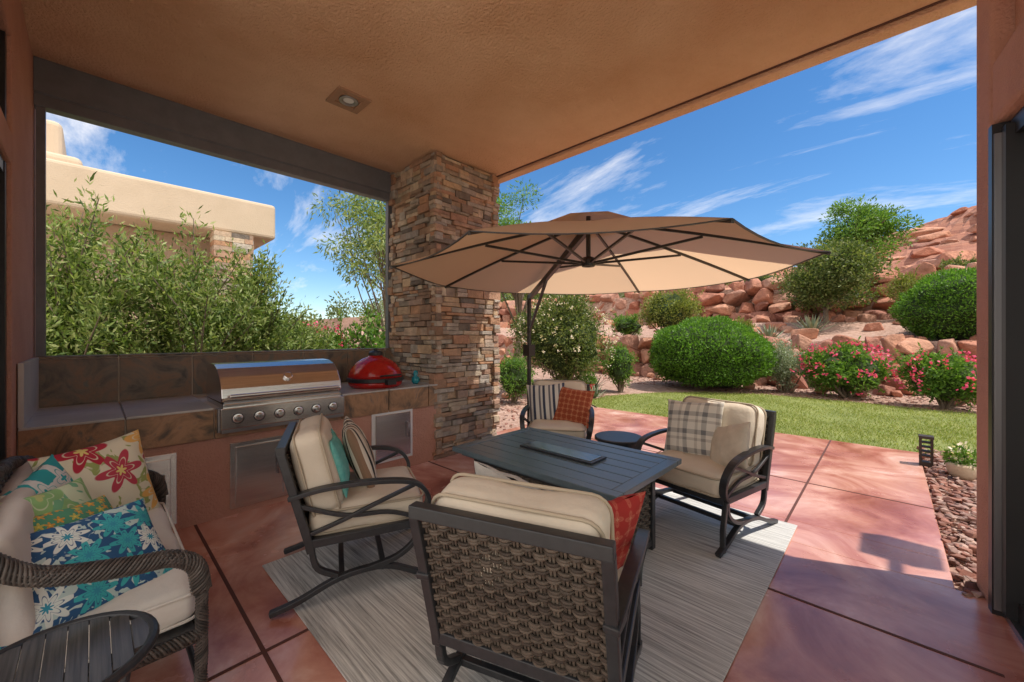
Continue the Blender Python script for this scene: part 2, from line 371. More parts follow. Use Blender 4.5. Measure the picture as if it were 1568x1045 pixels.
V=[(x,y,gh(x,y)) for y in ys for x in xs]; nx=len(xs)
I=np.arange(len(ys)-1)[:,None]*nx+np.arange(nx-1)[None,:]; I=I.reshape(-1)
mb=MB(); mb.add(V,np.stack([I,I+1,I+1+nx,I+nx],1)); 
tm,nt,b=base_mat('desert_ground'); N=nt.nodes.new; L=nt.links.new
n1=noise_n(nt,9,10,.7); r1=ramp(nt,[(.27,.15,.115),(.44,.27,.20),(.58,.41,.33)],[.33,.5,.68]); L(n1.outputs['Fac'],r1.inputs[0])
n2=noise_n(nt,1,8,.65,0,sc=(.12,.12,1.6)); r2=ramp(nt,[(.24,.095,.065),(.44,.20,.13),(.33,.135,.09),(.48,.26,.18)],[.35,.47,.55,.66]); L(n2.outputs['Fac'],r2.inputs[0])
tc=N('ShaderNodeTexCoord'); sp=N('ShaderNodeSeparateXYZ'); L(tc.outputs['Object'],sp.inputs[0])
mr=N('ShaderNodeMapRange'); mr.inputs[1].default_value=23; mr.inputs[2].default_value=32; L(sp.outputs[1],mr.inputs[0])
mx=N('ShaderNodeMix'); mx.data_type='RGBA'; L(mr.outputs[0],mx.inputs[0]); L(r1.outputs[0],mx.inputs[6]); L(r2.outputs[0],mx.inputs[7]); L(mx.outputs[2],b.inputs['Base Color'])
b.inputs['Roughness'].default_value=.95; add_bump(nt,b,30,.9,.04,8)
mb.build('ground',tm)
mb=MB(); mb.box(-16,14,-16,-.52,-.2,-.012); mb.box(.98,14,-.515,3.1,-.2,-.012); mb.box(-6.4,-5.2,-.515,3.6,-.2,-.014); mb.build('bounce_ground',bouncec,bevel=.01)  # added pale ground, mostly unseen, bounces sun up to the ceiling
# rocks
def hulls(k,n=18):
    out=[]
    for i in range(k):
        bm=bmesh.new(); p=rng.normal(size=(n,3)); p/=np.linalg.norm(p,axis=1)[:,None]; p=np.sign(p)*np.abs(p)**.7
        for q in p*rng.uniform(.85,1.08,(n,1)): bm.verts.new(q)
        r=bmesh.ops.convex_hull(bm,input=bm.verts); 
        for v in [v for v in bm.verts if not v.link_faces]: bm.verts.remove(v)
        bmesh.ops.bevel(bm,geom=list(bm.edges),offset=.06,segments=1,affect='EDGES')
        bm.verts.index_update(); out.append((np.array([v.co[:] for v in bm.verts]),[tuple(v.index for v in f.verts) for f in bm.faces])); bm.free()
    return out
HB=hulls(14,16); HS=hulls(8,10)
def rock(mb,c,s,lib,m=0,flat=True):
    V,F=lib[rng.integers(len(lib))]; a=rng.uniform(0,6.28); t=rng.uniform(-.25,.25)
    Rm=Matrix.Rotation(a,3,'Z')@Matrix.Rotation(t,3,'X')
    V=(V*np.array(s))@np.array(Rm).T+np.array(c); mb.add(V,F,m)
mb=MB()
for yb,zb,h,x0,x1,sz in ((14.35,-.1,1.5,-24,9,.46),(21.1,1.9,2.15,-28,12,.62)):
    rows=3 if h<2 else 4
    for r in range(rows):
        x=x0+rng.uniform(0,.4)
        while x<x1:
            s=sz*rng.uniform(.6,1.4); hh=h/rows*.64*rng.uniform(.8,1.35)
            yw=yb+.5*math.sin(x*.35)*.8
            rock(mb,(x,yw+.16*r+rng.uniform(-.12,.12),zb+h/rows*(r+.5)+rng.uniform(-.06,.06)),(s,s*.75,hh),HB); x+=s*1.4
mb.build('boulder_retaining_wall',rockm)
mb=MB()
for i in range(90):
    x=rng.uniform(-14,8); y=rng.uniform(15.3,20.5); s=rng.uniform(.12,.45); rock(mb,(x,y,gh(x,y)+s*.2),(s,s,s*.7),HB)
for i in range(320):
    x=rng.uniform(-30,30); y=rng.uniform(23,58); s=rng.uniform(.3,1.5)*(1 if y>32 else .6); rock(mb,(x,y,gh(x,y)+s*.05),(s*1.4,s,s*.5),HB)
for i in range(26):
    x=rng.uniform(-9,3); y=rng.uniform(12.6,13.9); s=rng.uniform(.1,.3); rock(mb,(x,y,s*.3),(s,s,s*.7),HB)
for i in range(22):
    x=rng.uniform(-8.5,-4.6); y=rng.uniform(3.8,7.2); s=rng.uniform(.07,.2); rock(mb,(x,y,s*.2),(s,s,s*.7),HB)
mb.build('scattered_boulders',rockm)
mb=MB()
for i in range(2600):
    x=rng.uniform(.30,1.15); y=rng.uniform(3.3,7.4); s=rng.uniform(.014,.038)
    if (x-.56)**2+(y-6.2)**2<.02: continue
    rock(mb,(x,y,-.03+rng.uniform(0,.035)),(s*1.3,s,s*.8),HS)
mb.build('lava_rock_bed',riverm)
mb=MB()
for i in range(2800):
    if i%2: x=rng.uniform(-9,-4.35); y=rng.uniform(3.9,9)
    else: x=rng.uniform(-8,3); y=rng.uniform(11.7,14)
    s=rng.uniform(.012,.035); rock(mb,(x,y,-.035),(s*1.3,s,s*.8),HS)
mb.build('gravel_mulch',riverm)
# lawn
lp=[(.29,7.1),(1.2,6.9),(1.25,3.5),(5,3.3),(9,8),(7,11.3),(3,11.5),(1.1,11.45),(-.6,11.6),(-2.2,11.6),(-3.6,10.9),(-4.5,9.8),(-5.0,8.6),(-4.9,7.6),(-4.28,7.1)]
lawn=empty('lawn')
mb=MB(); mb.add([(x,y,-.016) for x,y in lp],[tuple(range(len(lp)))]); mb.build('turf',lawnm,lawn)
def inpoly(x,y):
    c=np.zeros(len(x),bool); n=len(lp)
    for i in range(n):
        x1,y1=lp[i]; x2,y2=lp[(i+1)%n]
        cond=((y1>y)!=(y2>y))&(x<(x2-x1)*(y-y1)/(y2-y1+1e-12)+x1); c^=cond
    return c
def leaves(mb,P,D,Ln,Wd,m=0):
    n=len(P); D=D/(np.linalg.norm(D,axis=1)[:,None]+1e-9); S=np.cross(D,rng.normal(size=(n,3))); S/=np.linalg.norm(S,axis=1)[:,None]+1e-9
    Ls=(Ln*rng.uniform(.6,1.3,n))[:,None]; Ws=(Wd*rng.uniform(.7,1.3,n))[:,None]
    V=np.stack([P,P+D*Ls*.45+S*Ws/2,P+D*Ls,P+D*Ls*.45-S*Ws/2],1).reshape(-1,3)
    F=np.arange(n*4).reshape(n,4); mb.add(V,F,m)
x=rng.uniform(-5,5,90000); y=7.1+4.5*rng.random(90000)**1.3; k=inpoly(x,y); x=x[k];y=y[k]
dn=np.array([noise.noise(Vector((a*.9,b_*.9,5))) for a,b_ in zip(x,y)]); k=rng.random(len(x))<.75+dn*.9; x=x[k];y=y[k]; n=len(x)
mb=MB(); D=rng.normal(size=(n,3))*.6; D[:,2]=1; leaves(mb,np.stack([x,y,np.full(n,-.016)],1),D,.042,.009); mb.build('grass_blades',grassb,lawn)
# ---------------------------------------------------------------- patio
pf=empty('patio_floor')
mb=MB(); mb.box(-5.04,.95,-.5,3.4,-.12,0); mb.box(-5.04,.28,3.4,3.8,-.12,0); mb.box(-4.3,.28,3.8,7.08,-.12,0); mb.build('slab',conc,pf,bevel=.006)
mb=MB()
for y in (.54,2.67,4.85): mb.box(-4.3 if y>3.8 else -3.86,.28 if y>3.8 else .36,y-.009,y+.009,.0,.0025)
for xx in (-2.08,-.58): mb.box(xx-.009,xx+.009,-.32,7.08,.0,.003)
mb.build('control_joints',joint,pf)
# ---------------------------------------------------------------- house porch
hs_=empty('covered_patio_house')
mb=MB(); mb.box(-5.15,1.45,-.6,3.95,3.64,4.0); mb.build('ceiling_roof_slab',stucco,hs_,bevel=.015)
mb=MB(); mb.box(1.453,1.9,2.95,3.5,3.642,4.0); mb.build('added_sun_strip_edge',stucco,hs_)  # unseen added piece, cut so a strip of sun reaches the floor
mb=MB(); mb.box(-4.9,1.44,3.80,3.815,3.630,3.645); mb.build('drip_groove',M('drip_shadow',[(.10,.045,.03)],.9),hs_)
mb=MB(); mb.box(-4.9,1.44,3.83,3.96,3.60,3.66); mb.build('drip_edge_trim',stucco,hs_,bevel=.01)
mb=MB(); mb.box(1.84,1.89,3.45,4.42,3.86,3.93); mb.box(1.72,2.0,4.42,4.78,3.70,3.98); mb.build('added_shadow_block',stucco_w,hs_,bevel=.01)  # added out-of-view arm and block, shaped to cast a patch of shadow
mb=MB(); mb.box(-5.15,-3.67,-.6,-.32,-.05,3.64); mb.box(-3.67,-2.5,-.6,-.32,3.17,3.64); mb.box(-3.67,-2.5,-.6,-.32,2.44,2.62); mb.build('house_wall',stucco_w,hs_,bevel=.015)
mb=MB(); mb.box(1.1,1.4,-.58,-.28,-.05,3.64); mb.build('corner_post',stucco_w,hs_,bevel=.015)
mb=MB(); mb.box(-3.665,-2.5,-.5,-.46,0,2.43,1); mb.box(-3.665,-2.5,-.5,-.46,2.63,3.16,1)
for xx in (-3.665,-2.56): mb.box(xx,xx+.06,-.46,-.34,0,2.435,0)
mb.box(-3.6,-2.57,-.455,-.345,2.37,2.434,0); mb.box(-3.665,-3.61,-.46,-.34,2.625,3.165,0); mb.box(-2.56,-2.505,-.46,-.34,2.625,3.165,0)
mb.build('sliding_glass_door',[blackm,glassd],hs_)
T=Matrix.Translation((.37,3.56,0))@Matrix.Rotation(math.atan2(-.995,.1009),4,'Z')
mb=MB(); mb.box(0,.27,0,.42,-.02,3.635,0,T); mb.box(.27,3.7,0,.30,2.56,2.9,0,T); mb.box(3.45,3.7,0,.3,-.02,2.56,0,T); mb.build('right_pier_wall',stucco_w,hs_,bevel=.03,seg=3)
mb=MB(); mb.box(.28,3.44,.08,.22,2.91,3.635,0,T); mb.build('header_wall',stucco_w,hs_)
mb=MB()
mb.box(.275,.33,-.01,.16,0,2.555,0,T); mb.box(.345,.40,.02,.18,.03,2.52,0,T); mb.box(.345,3.44,.05,.18,2.46,2.55,0,T); mb.box(.275,3.44,.03,.2,.0,.03,2,T)
mb.box(.332,.343,-.005,.14,0.03,2.5,2,T)
mb.box(.40,3.44,.06,.16,.03,.12,0,T); mb.box(1.3,1.38,.055,.17,.12,2.46,0,T); mb.box(.40,3.44,.108,.112,.12,2.46,1,T)
mb.build('right_sliding_door',[blackm,clearg,steeld],hs_)
mb=MB(); mb.box(-5.0,-4.84,-.32,2.80,3.37,3.64); mb.box(-4.97,-4.86,-.32,2.80,3.27,3.37); mb.box(-4.99,-4.85,-.32,2.80,3.362,3.38)
mb.build('screen_housing_beam',charcoal,hs_,bevel=.004)
mb=MB(); mb.box(-4.95,-4.88,2.73,2.79,1.29,3.27); mb.box(-4.95,-4.88,-.31,-.26,1.29,3.27); mb.build('screen_tracks',charcoal,hs_)
# recessed light
mb=MB(); c=(-3.63,1.63)
for a,b_,c_,d in ((-.15,.15,-.15,-.09),(-.15,.15,.09,.15),(-.15,-.09,-.09,.09),(.09,.15,-.09,.09)): mb.box(c[0]+a,c[0]+b_,c[1]+c_,c[1]+d,3.622,3.645,0)
mb.lathe([(.085,0),(.085,-.01),(.06,-.012),(.05,-.002)],(c[0],c[1],3.633),24,1)
mb.lathe([(.048,0),(.02,-.004)],(c[0],c[1],3.631),20,2)
mb.build('recessed_ceiling_light',[M('light_trim',[(.36,.20,.12)],.6),steeld,whitem],None,bevel=.003)
# stone column
colp=empty('stone_column')
X0,X1,Y0,Y1=-4.84,-3.88,2.79,3.75
mb=MB(); mb.box(X0+.03,X1-.03,Y0+.03,Y1-.03,-.05,3.64); mb.build('core',mortar,colp)
mb=MB()
for (ox,oy,ux,uy,nx_,ny_) in ((X0,Y0,1,0,0,-1),(X1,Y0,0,1,1,0),(X1,Y1,-1,0,0,1),(X0,Y1,0,-1,-1,0)):
    z=0
    while z<3.62:
        h=rng.choice([.04,.055,.07,.09,.11]); h=min(h,3.635-z)
        if h<.02: break
        u=-.02
        while u<.97:
            w=rng.uniform(.09,.30); u2=min(u+w,.98)
            if .98-u2<.06: u2=.98
            p=rng.uniform(.0,.05)
            e0=-p if u<0 else 0; e1=p if u2>=.98 else 0
            T=Matrix(((ux,nx_,0,ox),(uy,ny_,0,oy),(0,0,1,0),(0,0,0,1)))
            parts=[(z+.002,z+h-.003)] if (h<.08 or rng.random()<.5) else [(z+.002,z+h*.5-.002),(z+h*.5+.001,z+h-.003)]
            for za,zb_ in parts:
                pp=p+rng.uniform(-.008,.008)*(len(parts)>1)
                V=np.array([(xx,yy,zz) for zz in (za,zb_) for yy in (-.06,pp) for xx in (u+.002+e0,u2-.002+e1)])
                V+=rng.uniform(-.005,.005,V.shape)
                mb.add(V,[(0,2,3,1),(4,5,7,6),(0,1,5,4),(2,6,7,3),(0,4,6,2),(1,3,7,5)],0,T)
            u=u2
        z+=h
mb.build('ledger_stones',stonem,colp,bevel=.005,seg=1)
# ---------------------------------------------------------------- outdoor kitchen
kc=empty('outdoor_kitchen_counter')
mb=MB(); mb.box(-4.84,-3.86,-.318,2.785,-.02,.64); mb.build('stucco_base',stucco_w,kc,bevel=.01)
mb=MB(); mb.box(-4.84,-3.86,-.318,2.785,.64,.87); mb.box(-5.04,-4.845,-.318,2.785,-.02,1.27); mb.build('grout_core',grout,kc)
slates=[slate,slate2,slatetop]
ys_=[-.318,.155,.655,1.155,1.655,2.155,2.655,2.78]
mb=MB()
for i in range(len(ys_)-1):
    a,b_=ys_[i]+.005,ys_[i+1]-.005
    mb.box(-3.86,-3.835,a,b_,.645,.872,1)
    mb.box(-4.845,-4.83,a,b_,.89,1.262,0); mb.box(-5.045,-4.822,a,b_,1.27,1.288,0)
    if not (.6<(a+b_)/2<1.6):
        mb.box(-4.83,-4.35,a,b_,.872,.888,2); mb.box(-4.345,-3.828,a,b_,.872,.888,2)
mb.box(-4.82,-3.84,-.315,-.29,.889,1.285,2)
mb.build('slate_tiles',slates,kc,bevel=.003)
def access(name,y0,y1,z0,z1,double=True,mt=None):
    p=empty(name); mb=MB(); mb.box(-3.862,-3.845,y0,y1,z0,z1)
    f=.035
    if double:
        ym=(y0+y1)/2; rs=((y0+f,ym-.004),(ym+.004,y1-f))
    else: rs=((y0+f,y1-f),)
    mb.build('frame',mt or steel,p,bevel=.003)
    mb=MB()
    for i,(a,b_) in enumerate(rs): mb.box(-3.845,-3.828,a,b_,z0+f,z1-f)
    mb.build('door_panels',steel,p,bevel=.004)
    mb=MB()
    for i,(a,b_) in enumerate(rs):
        yy=b_-.04 if i==0 else a+.04; zc=(z0+z1)/2+.04
        mb.tube([(-3.83,yy,zc-.08),(-3.80,yy,zc-.08),(-3.80,yy,zc+.08),(-3.83,yy,zc+.08)],.006,8)
    mb.build('handles',steeld,p,smooth=True)
access('stainless_access_doors',.76,1.52,.05,.585)
access('stainless_access_door',-.02,.43,.05,.585,False)
access('compact_fridge',1.97,2.45,.12,.66,False,whitem)
# grill
g=empty('built_in_gas_grill')
gy0,gy1=.68,1.64
mb=MB(); mb.box(-4.42,-3.77,gy0+.02,gy1-.02,.872,.915); mb.box(-3.80,-3.735,gy0,gy1,.72,.885)
mb.build('body',steel,g,bevel=.006)
mb=MB(); mb.box(-3.86,-3.80,gy0-.01,gy1+.01,.69,.88); mb.box(-3.80,-3.745,gy0+.005,gy1-.005,.69,.722); mb.box(-3.82,-3.79,gy0+.03,gy1-.03,.885,.93); mb.build('dark_surround',steeld,g,bevel=.003)
prof=[(-3.80,.93),(-3.785,.96),(-3.80,1.03),(-3.86,1.12),(-3.95,1.185),(-4.05,1.215),(-4.2,1.22),(-4.34,1.20),(-4.38,1.1),(-4.38,.916),(-4.3,.916)]
V=[];F=[];n=len(prof)
for yy in (gy0+.01,gy1-.01):
    for px,pz in prof: V.append((px,yy,pz))
for i in range(n-1): F.append((i,i+1,n+i+1,n+i))
F.append(tuple(range(n))[::-1]); F.append(tuple(range(n,2*n)))
mb=MB(); mb.add(V,F); mb.build('hood',steel,g,bevel=.008,seg=3)
mb=MB(); mb.tube([(-3.735,gy0+.06,.975),(-3.735,gy1-.06,.975)],.016,14)
for yy in (gy0+.12,gy1-.12): mb.box(-3.80,-3.73,yy-.012,yy+.012,.965,.985)
T=Matrix.Translation((-3.835,1.18,1.10))@Matrix.Rotation(math.radians(58),4,'Y'); mb.lathe([(.035,-.01),(.035,.012),(.028,.016)],(0,0,0),20,0,T)
for i in range(6):
    yy=gy0+.11+i*.148; T=Matrix.Translation((-3.735,yy,.80))@Matrix.Rotation(math.radians(90),4,'Y')
    mb.lathe([(.036,0),(.036,.006),(.026,.008),(.024,.035),(.019,.04)],(0,0,0),18,0,T)
mb.build('handle_and_knobs',steel,g,smooth=False,bevel=.001)
mb=MB()
for i in range(6):
    yy=gy0+.11+i*.148; T=Matrix.Translation((-3.7335,yy,.80))@Matrix.Rotation(math.radians(90),4,'Y'); mb.lathe([(.042,0),(.042,.0015),(.037,.002)],(0,0,0),18,0,T)
mb.build('knob_bezels',blackm,g)
# kamado
k=empty('red_kamado_grill',(-4.17,2.18,.885))
mb=MB(); mb.lathe([(.25,.0),(.285,.03),(.292,.072)],n=36); mb.lathe([(.292,.108),(.285,.15),(.26,.21),(.21,.27),(.14,.315),(.08,.335),(.075,.35)],n=36); mb.build('ceramic_shell',redglaze,k,smooth=True)
mb=MB(); mb.lathe([(.296,.068),(.302,.071),(.302,.108),(.296,.111)],n=36); mb.build('steel_band',blackm,k)
mb=MB(); mb.lathe([(.075,.345),(.078,.36),(.075,.385),(.05,.40),(.02,.405),(.02,.425),(.012,.43)],n=20); mb.box(.29,.36,-.05,.05,.05,.1); mb.tube([(.30,-.1,.14),(.36,-.1,.15),(.36,.1,.15),(.30,.1,.14)],.01,8); mb.build('cap_and_handle',blackm,k,bevel=.003)
mb=MB(); mb.lathe([(.03,0),(.05,.03),(.045,.07),(.02,.09),(.03,.12),(.022,.15),(.005,.16)],(-4.05,2.62,.889),16); mb.build('turquoise_ornament',turq,smooth=True)
# ---------------------------------------------------------------- rug
mb=MB(); mb.box(-2.85,-.5,.73,3.68,.004,.014); mb.build('area_rug',rugm,bevel=.003)
# ---------------------------------------------------------------- fire table
t=empty('fire_pit_table',(-1.69,2.29,.014))
mb=MB(); hx,hy=.68,.44
mb.box(-hx,hx,-hy,-hy+.07,.575,.61); mb.box(-hx,hx,hy-.07,hy,.575,.61); mb.box(-hx,-hx+.07,-hy+.072,hy-.072,.575,.61); mb.box(hx-.07,hx,-hy+.072,hy-.072,.575,.61)
w=(2*hy-.144)/6
for i in range(6):
    y0=-hy+.072+i*w; mb.box(-hx+.073,hx-.073,y0+.003,y0+w-.003,.58,.607)
mb.box(-hx+.05,hx-.05,-hy+.05,hy-.05,.545,.578)
mb.build('slatted_top',tabletop,t,bevel=.004)
mb=MB(); mb.box(-.31,.31,-.095,.095,.609,.622,0); mb.box(-.29,.29,-.075,.075,.622,.626,1); mb.build('burner_cover',[framem,lidglass],t,bevel=.003)
mb=MB(); bx,by=.52,.31
for sx in (-1,1):
    for sy in (-1,1): mb.box(sx*bx-.025,sx*bx+.025,sy*by-.025,sy*by+.025,0,.545)
mb.box(-bx-.02,bx+.02,-by-.02,by+.02,.03,.07); mb.box(-bx+.02,bx-.02,-by+.02,by-.02,.07,.54); mb.box(-bx-.03,bx+.03,-by-.03,by+.03,.51,.545)
mb.build('base_frame',framem,t,bevel=.003)
mb=MB()
for a_ in (((-bx+.02,-by,.07),(1,0,0),(0,0,1),(0,-1,0),2*bx-.04),((-bx+.02,by,.07),(1,0,0),(0,0,1),(0,1,0),2*bx-.04),((-bx,-by+.02,.07),(0,1,0),(0,0,1),(-1,0,0),2*by-.04),((bx,-by+.02,.07),(0,1,0),(0,0,1),(1,0,0),2*by-.04)):
    mb.weave(*a_,.44,back=False)
mb.build('wicker_sides',[wicker,wickb],t)
# ---------------------------------------------------------------- chairs
rec=math.atan2(.13,.53)
def chair_meshes():
    fr=MB(); sd_=(1,0,0)
    for sx in (-1,1):
        x=sx*.325
        fr.bar([(x,-.27,.29),(x,-.28,.34),(x,-.41,.825)],.038,.04,sd_)
        fr.bar([(x,-.28,.335),(x,.31,.345)],.035,.045,sd_)
        arm=catmull([(x,-.375,.59),(x+sx*.02,-.2,.625),(x+sx*.035,.05,.63),(x+sx*.035,.26,.595),(x+sx*.02,.345,.50),(x,.33,.40),(x,.29,.34)],6)
        fr.bar(arm,.05,.024,sd_)
        fr.bar(catmull([(x,-.345,.55),(x,-.1,.455),(x,.12,.435),(x,.30,.37)],5),.022,.022,sd_)
        fr.bar(catmull([(x+sx*.02,.27,.575),(x+sx*.01,.05,.495),(x,-.12,.43),(x,-.29,.38)],5),.023,.021,sd_)
        fr.bar(catmull([(x,-.46,.012),(x,-.33,.045),(x,-.12,.125),(x,.1,.135),(x,.28,.06),(x,.40,.012)],5),.036,.028,sd_)
        fr.bar(catmull([(x,.29,.33),(x,.27,.24),(x,.17,.17),(x,.02,.14)],5),.034,.028,sd_)
        fr.bar(catmull([(x,-.27,.31),(x,-.24,.2),(x,-.14,.135)],5),.034,.028,sd_)
        fr.bar([(x,.30,.33),(x,.335,.15),(x,.335,.012)],.032,.026,sd_)
    fr.bar([(-.342,-.41,.84),(.342,-.41,.84)],.045,.045,(0,1,0))
    fr.bar([(-.32,-.275,.325),(.32,-.275,.325)],.04,.045,(0,1,0)); fr.bar([(-.32,.30,.335),(.32,.30,.335)],.04,.045,(0,1,0))
    fr.bar([(-.325,-.12,.115),(.325,-.12,.115)],.03,.03,(0,1,0)); fr.bar([(-.325,.1,.125),(.325,.1,.125)],.03,.03,(0,1,0))
    fr.box(-.3,.3,-.26,.28,.315,.345)
    wk=MB(); up=np.array([0,-math.sin(rec),math.cos(rec)])
    wk.weave((-.305,-.283,.345),(1,0,0),up,(0,-math.cos(rec),-math.sin(rec)),.61,.495)
    cu=MB(); cu.cushion((0,.03,.42),(.30,.31,.075),.055,0,None,.02,.007,1)
    T=Matrix.Translation((0,-.295,.665))@Matrix.Rotation(math.radians(-90)+rec,4,'X')
    cu.cushion((0,0,.055),(.305,.235,.085),.065,0,T,.03,.007,1)
    a=fr.build('tmp_a',framem,bevel=.004); b_=wk.build('tmp_b',[wicker,wickb]); c=cu.build('tmp_c',[cush,pipem],smooth=True)
    out=[o.data for o in (a,b_,c)]
    for o in (a,b_,c): bpy.data.objects.remove(o)
    return out
CM=chair_meshes()
def pillow_obj(name,size,th,mat,parent,T,sy=None):
    mb=MB(); mb.pillow(size,th,0,None,sy); o=mb.build(name,mat,parent,smooth=True); o.matrix_local=T; return o
def leanT(x,y,z,tilt=75,rz=0,roll=0):
    return Matrix.Translation((x,y,z))@Matrix.Rotation(math.radians(rz),4,'Z')@Matrix.Rotation(math.radians(-tilt),4,'X')@Matrix.Rotation(math.radians(roll),4,'Z')
def chair(x,y,fx,fy,z=.014):
    e=empty('wicker_back_patio_chair',(x,y,z),math.atan2(-fx,fy))
    place('frame',CM[0],e,bevel=.004); place('wicker_back',CM[1],e); place('cushions',CM[2],e); return e
cr_=(.70,.63,.51)
striped=stripemat('pillow_brown_stripe',0,6.2,[cr_,(.03,.025,.022),cr_,(.26,.16,.10),(.03,.025,.022),(.50,.42,.31)],[0,.22,.36,.5,.66,.8])
nstripe=stripemat('pillow_navy_stripe',0,9,[(.7,.66,.6),(.05,.06,.10),(.65,.6,.54),(.16,.15,.17)],[0,.35,.6,.8])
plaid=stripemat('pillow_plaid',0,7,[(.76,.71,.62),(.20,.20,.20),(.76,.71,.62),(.42,.38,.33)],[0,.4,.65,.85],1)
rust=flowermat('pillow_rust_pattern',(.34,.065,.025),[(.50,.17,.08),(.44,.12,.05)],(.6,.30,.15),18,4,None,.42,.58,.1)
redm=flowermat('pillow_red_pattern',(.36,.025,.02),[(.44,.09,.06),(.24,.015,.015)],(.5,.2,.12),16,4,None,.42,.58,.1)
beig=M('pillow_beige',[(.55,.47,.37),(.64,.55,.44)],.9,20)
c2=chair(-2.42,1.17,.38,.92); pillow_obj('striped_pillow',.44,.15,striped,c2,leanT(-.09,-.01,.675,70,0,0))
pillow_obj('teal_pillow',.34,.09,M('pillow_teal',[(.10,.42,.38),(.2,.5,.45)],.9,30),c2,leanT(.10,-.135,.69,76,0,0))
c3=chair(-1.04,3.24,-.2,-.98); pillow_obj('plaid_pillow',.46,.15,plaid,c3,leanT(.12,-.07,.69,72,6,4)); pillow_obj('beige_pillow',.34,.14,beig,c3,leanT(-.2,-.0,.63,66,-25,20))
c4=chair(-2.64,3.53,.54,-.84,.014); pillow_obj('navy_striped_pillow',.44,.15,nstripe,c4,leanT(.14,-.09,.68,75,0,5)); pillow_obj('rust_pillow',.42,.15,rust,c4,leanT(-.16,-.03,.66,70,-12,-6))
fx,fy=-.345,.938
mid=np.array([(-1.21-.527)/2,(.747+1.0)/2]); c1p=mid+np.array([fx,fy])*.41
c1=chair(c1p[0],c1p[1],fx,fy); pillow_obj('red_pillow',.40,.13,redm,c1,leanT(.20,.0,.64,70,50,0)); pillow_obj('grey_pillow',.42,.14,M('pillow_grey',[(.40,.38,.35),(.5,.47,.43)],.9,30),c1,leanT(-.12,.02,.68,68,-10,10))
# side drum table
e=empty('round_side_table',(-1.85,3.42,.014)); mb=MB(); mb.lathe([(.17,0),(.19,.02),(.19,.46)],n=28); mb.lathe([(.225,.46),(.225,.485),(.215,.49)],n=28); mb.build('drum',framem,e,bevel=.003)
# near end table
e=empty('round_end_table',(-1.655,-.075,.012)); mb=MB()
for i in range(9):
    y0=-.2+i*.0445; yc=y0+.021; hw=math.sqrt(max(.0004,.195**2-yc**2)); mb.box(-hw,hw,y0+.001,y0+.0435,.528,.54,0)
mb.tube([(.205*math.cos(a),.205*math.sin(a),.533) for a in np.linspace(0,2*math.pi,40,endpoint=False)],.014,8,1,closed=True)
mb.tube([(.13*math.cos(a),.13*math.sin(a),.12) for a in np.linspace(0,2*math.pi,30,endpoint=False)],.009,8,1,closed=True)
for a in (.5,2.07,3.64,5.2): mb.tube([(.19*math.cos(a),.19*math.sin(a),.52),(.13*math.cos(a),.13*math.sin(a),.15),(.18*math.cos(a),.18*math.sin(a),-.012)],.012,8,1)
mb.build('slatted_top_and_legs',[M('slat_wood_grey',[(.03,.03,.033),(.09,.085,.085)],.32,4,sc=(1,40,1)),framem],e,smooth=False,bevel=.001)
# ---------------------------------------------------------------- wicker loveseat
l=empty('wicker_loveseat'); LX0,LX1=-3.24,-1.93
fr=MB()
def armp(x): return [(x,-.24,.80),(x,-.12,.70),(x,.08,.645),(x,.20,.625),(x,.27,.57),(x,.29,.47)]
wk=MB()
for x in (LX0,LX1):
    fr.tube(catmull(armp(x),8),.024,8,0); wk.wrap(armp(x),.027,9,.11,.0052)
    lg=[(x,.29,.48),(x,.29,.3),(x,.285,.0)]; fr.tube(lg,.016,8); wk.wrap(lg,.017,7,.08,.0045)
    wk.wrap([(x,-.24,.80),(x,-.26,.4),(x,-.24,0)],.022,7,.08,.0048); fr.tube([(x,-.24,.80),(x,-.26,.4),(x,-.24,0)],.018,8)
    fr.tube([(x,-.24,.3),(x,.28,.3)],.018,8); wk.wrap([(x,-.24,.3),(x,0,.3),(x,.28,.3)],.02,6,.07,.005)
top=[(LX0,-.24,.80),(LX0+.25,-.27,.85),((LX0+LX1)/2,-.28,.88),(LX1-.25,-.27,.85),(LX1,-.24,.80)]
fr.tube(catmull(top,8),.02,8); wk.wrap(top,.026,8,.10,.005)
wk.weave((LX0+.02,-.27,.32),(1,0,0),(0,0,1),(0,1,0),LX1-LX0-.04,.52,.04,.02)
fr.box(LX0,LX1,-.25,.27,.27,.33); wk.weave((LX0+.03,.285,.26),(1,0,0),(0,0,1),(0,1,0),LX1-LX0-.06,.08,.04,.02)
fr.tube([(LX0,.28,.14),(LX1,.28,.14)],.012,8)
fr.build('frame',framem,l); wk.build('wicker_weave',[wickerd,wickb],l,smooth=True)
mb=MB(); mb.cushion(((LX0+LX1)/2,.03,.395),((LX1-LX0)/2-.04,.265,.065),.05,0,None,.02,.006,1); mb.build('seat_cushion',[cushw,cushw],l,smooth=True)
mb=MB(); T=Matrix.Translation(((LX0+LX1)/2,-.2,.62))@Matrix.Rotation(math.radians(-80),4,'X'); mb.cushion((0,0,0),((LX1-LX0)/2-.06,.2,.05),.045,0,T,.02); mb.build('back_cushion',cushw,l,smooth=True)
floral=flowermat('pillow_cream_floral',(.80,.75,.58),[(.50,.03,.06),(.86,.50,.14),(.55,.06,.10),(.86,.62,.22)],(.85,.70,.25),4.4,6,(.36,.42,.14),.46,.61)
damask=flowermat('pillow_blue_suzani',(.025,.10,.24),[(.72,.78,.74),(.05,.42,.46),(.66,.74,.70)],(.04,.30,.42),8.5,8,(.50,.64,.62),.52,.53,.35)
turqp=flowermat('pillow_turquoise',(.04,.44,.48),[(.8,.84,.82),(.75,.82,.8)],(.04,.48,.52),7,4,None,.55,.58,.0)
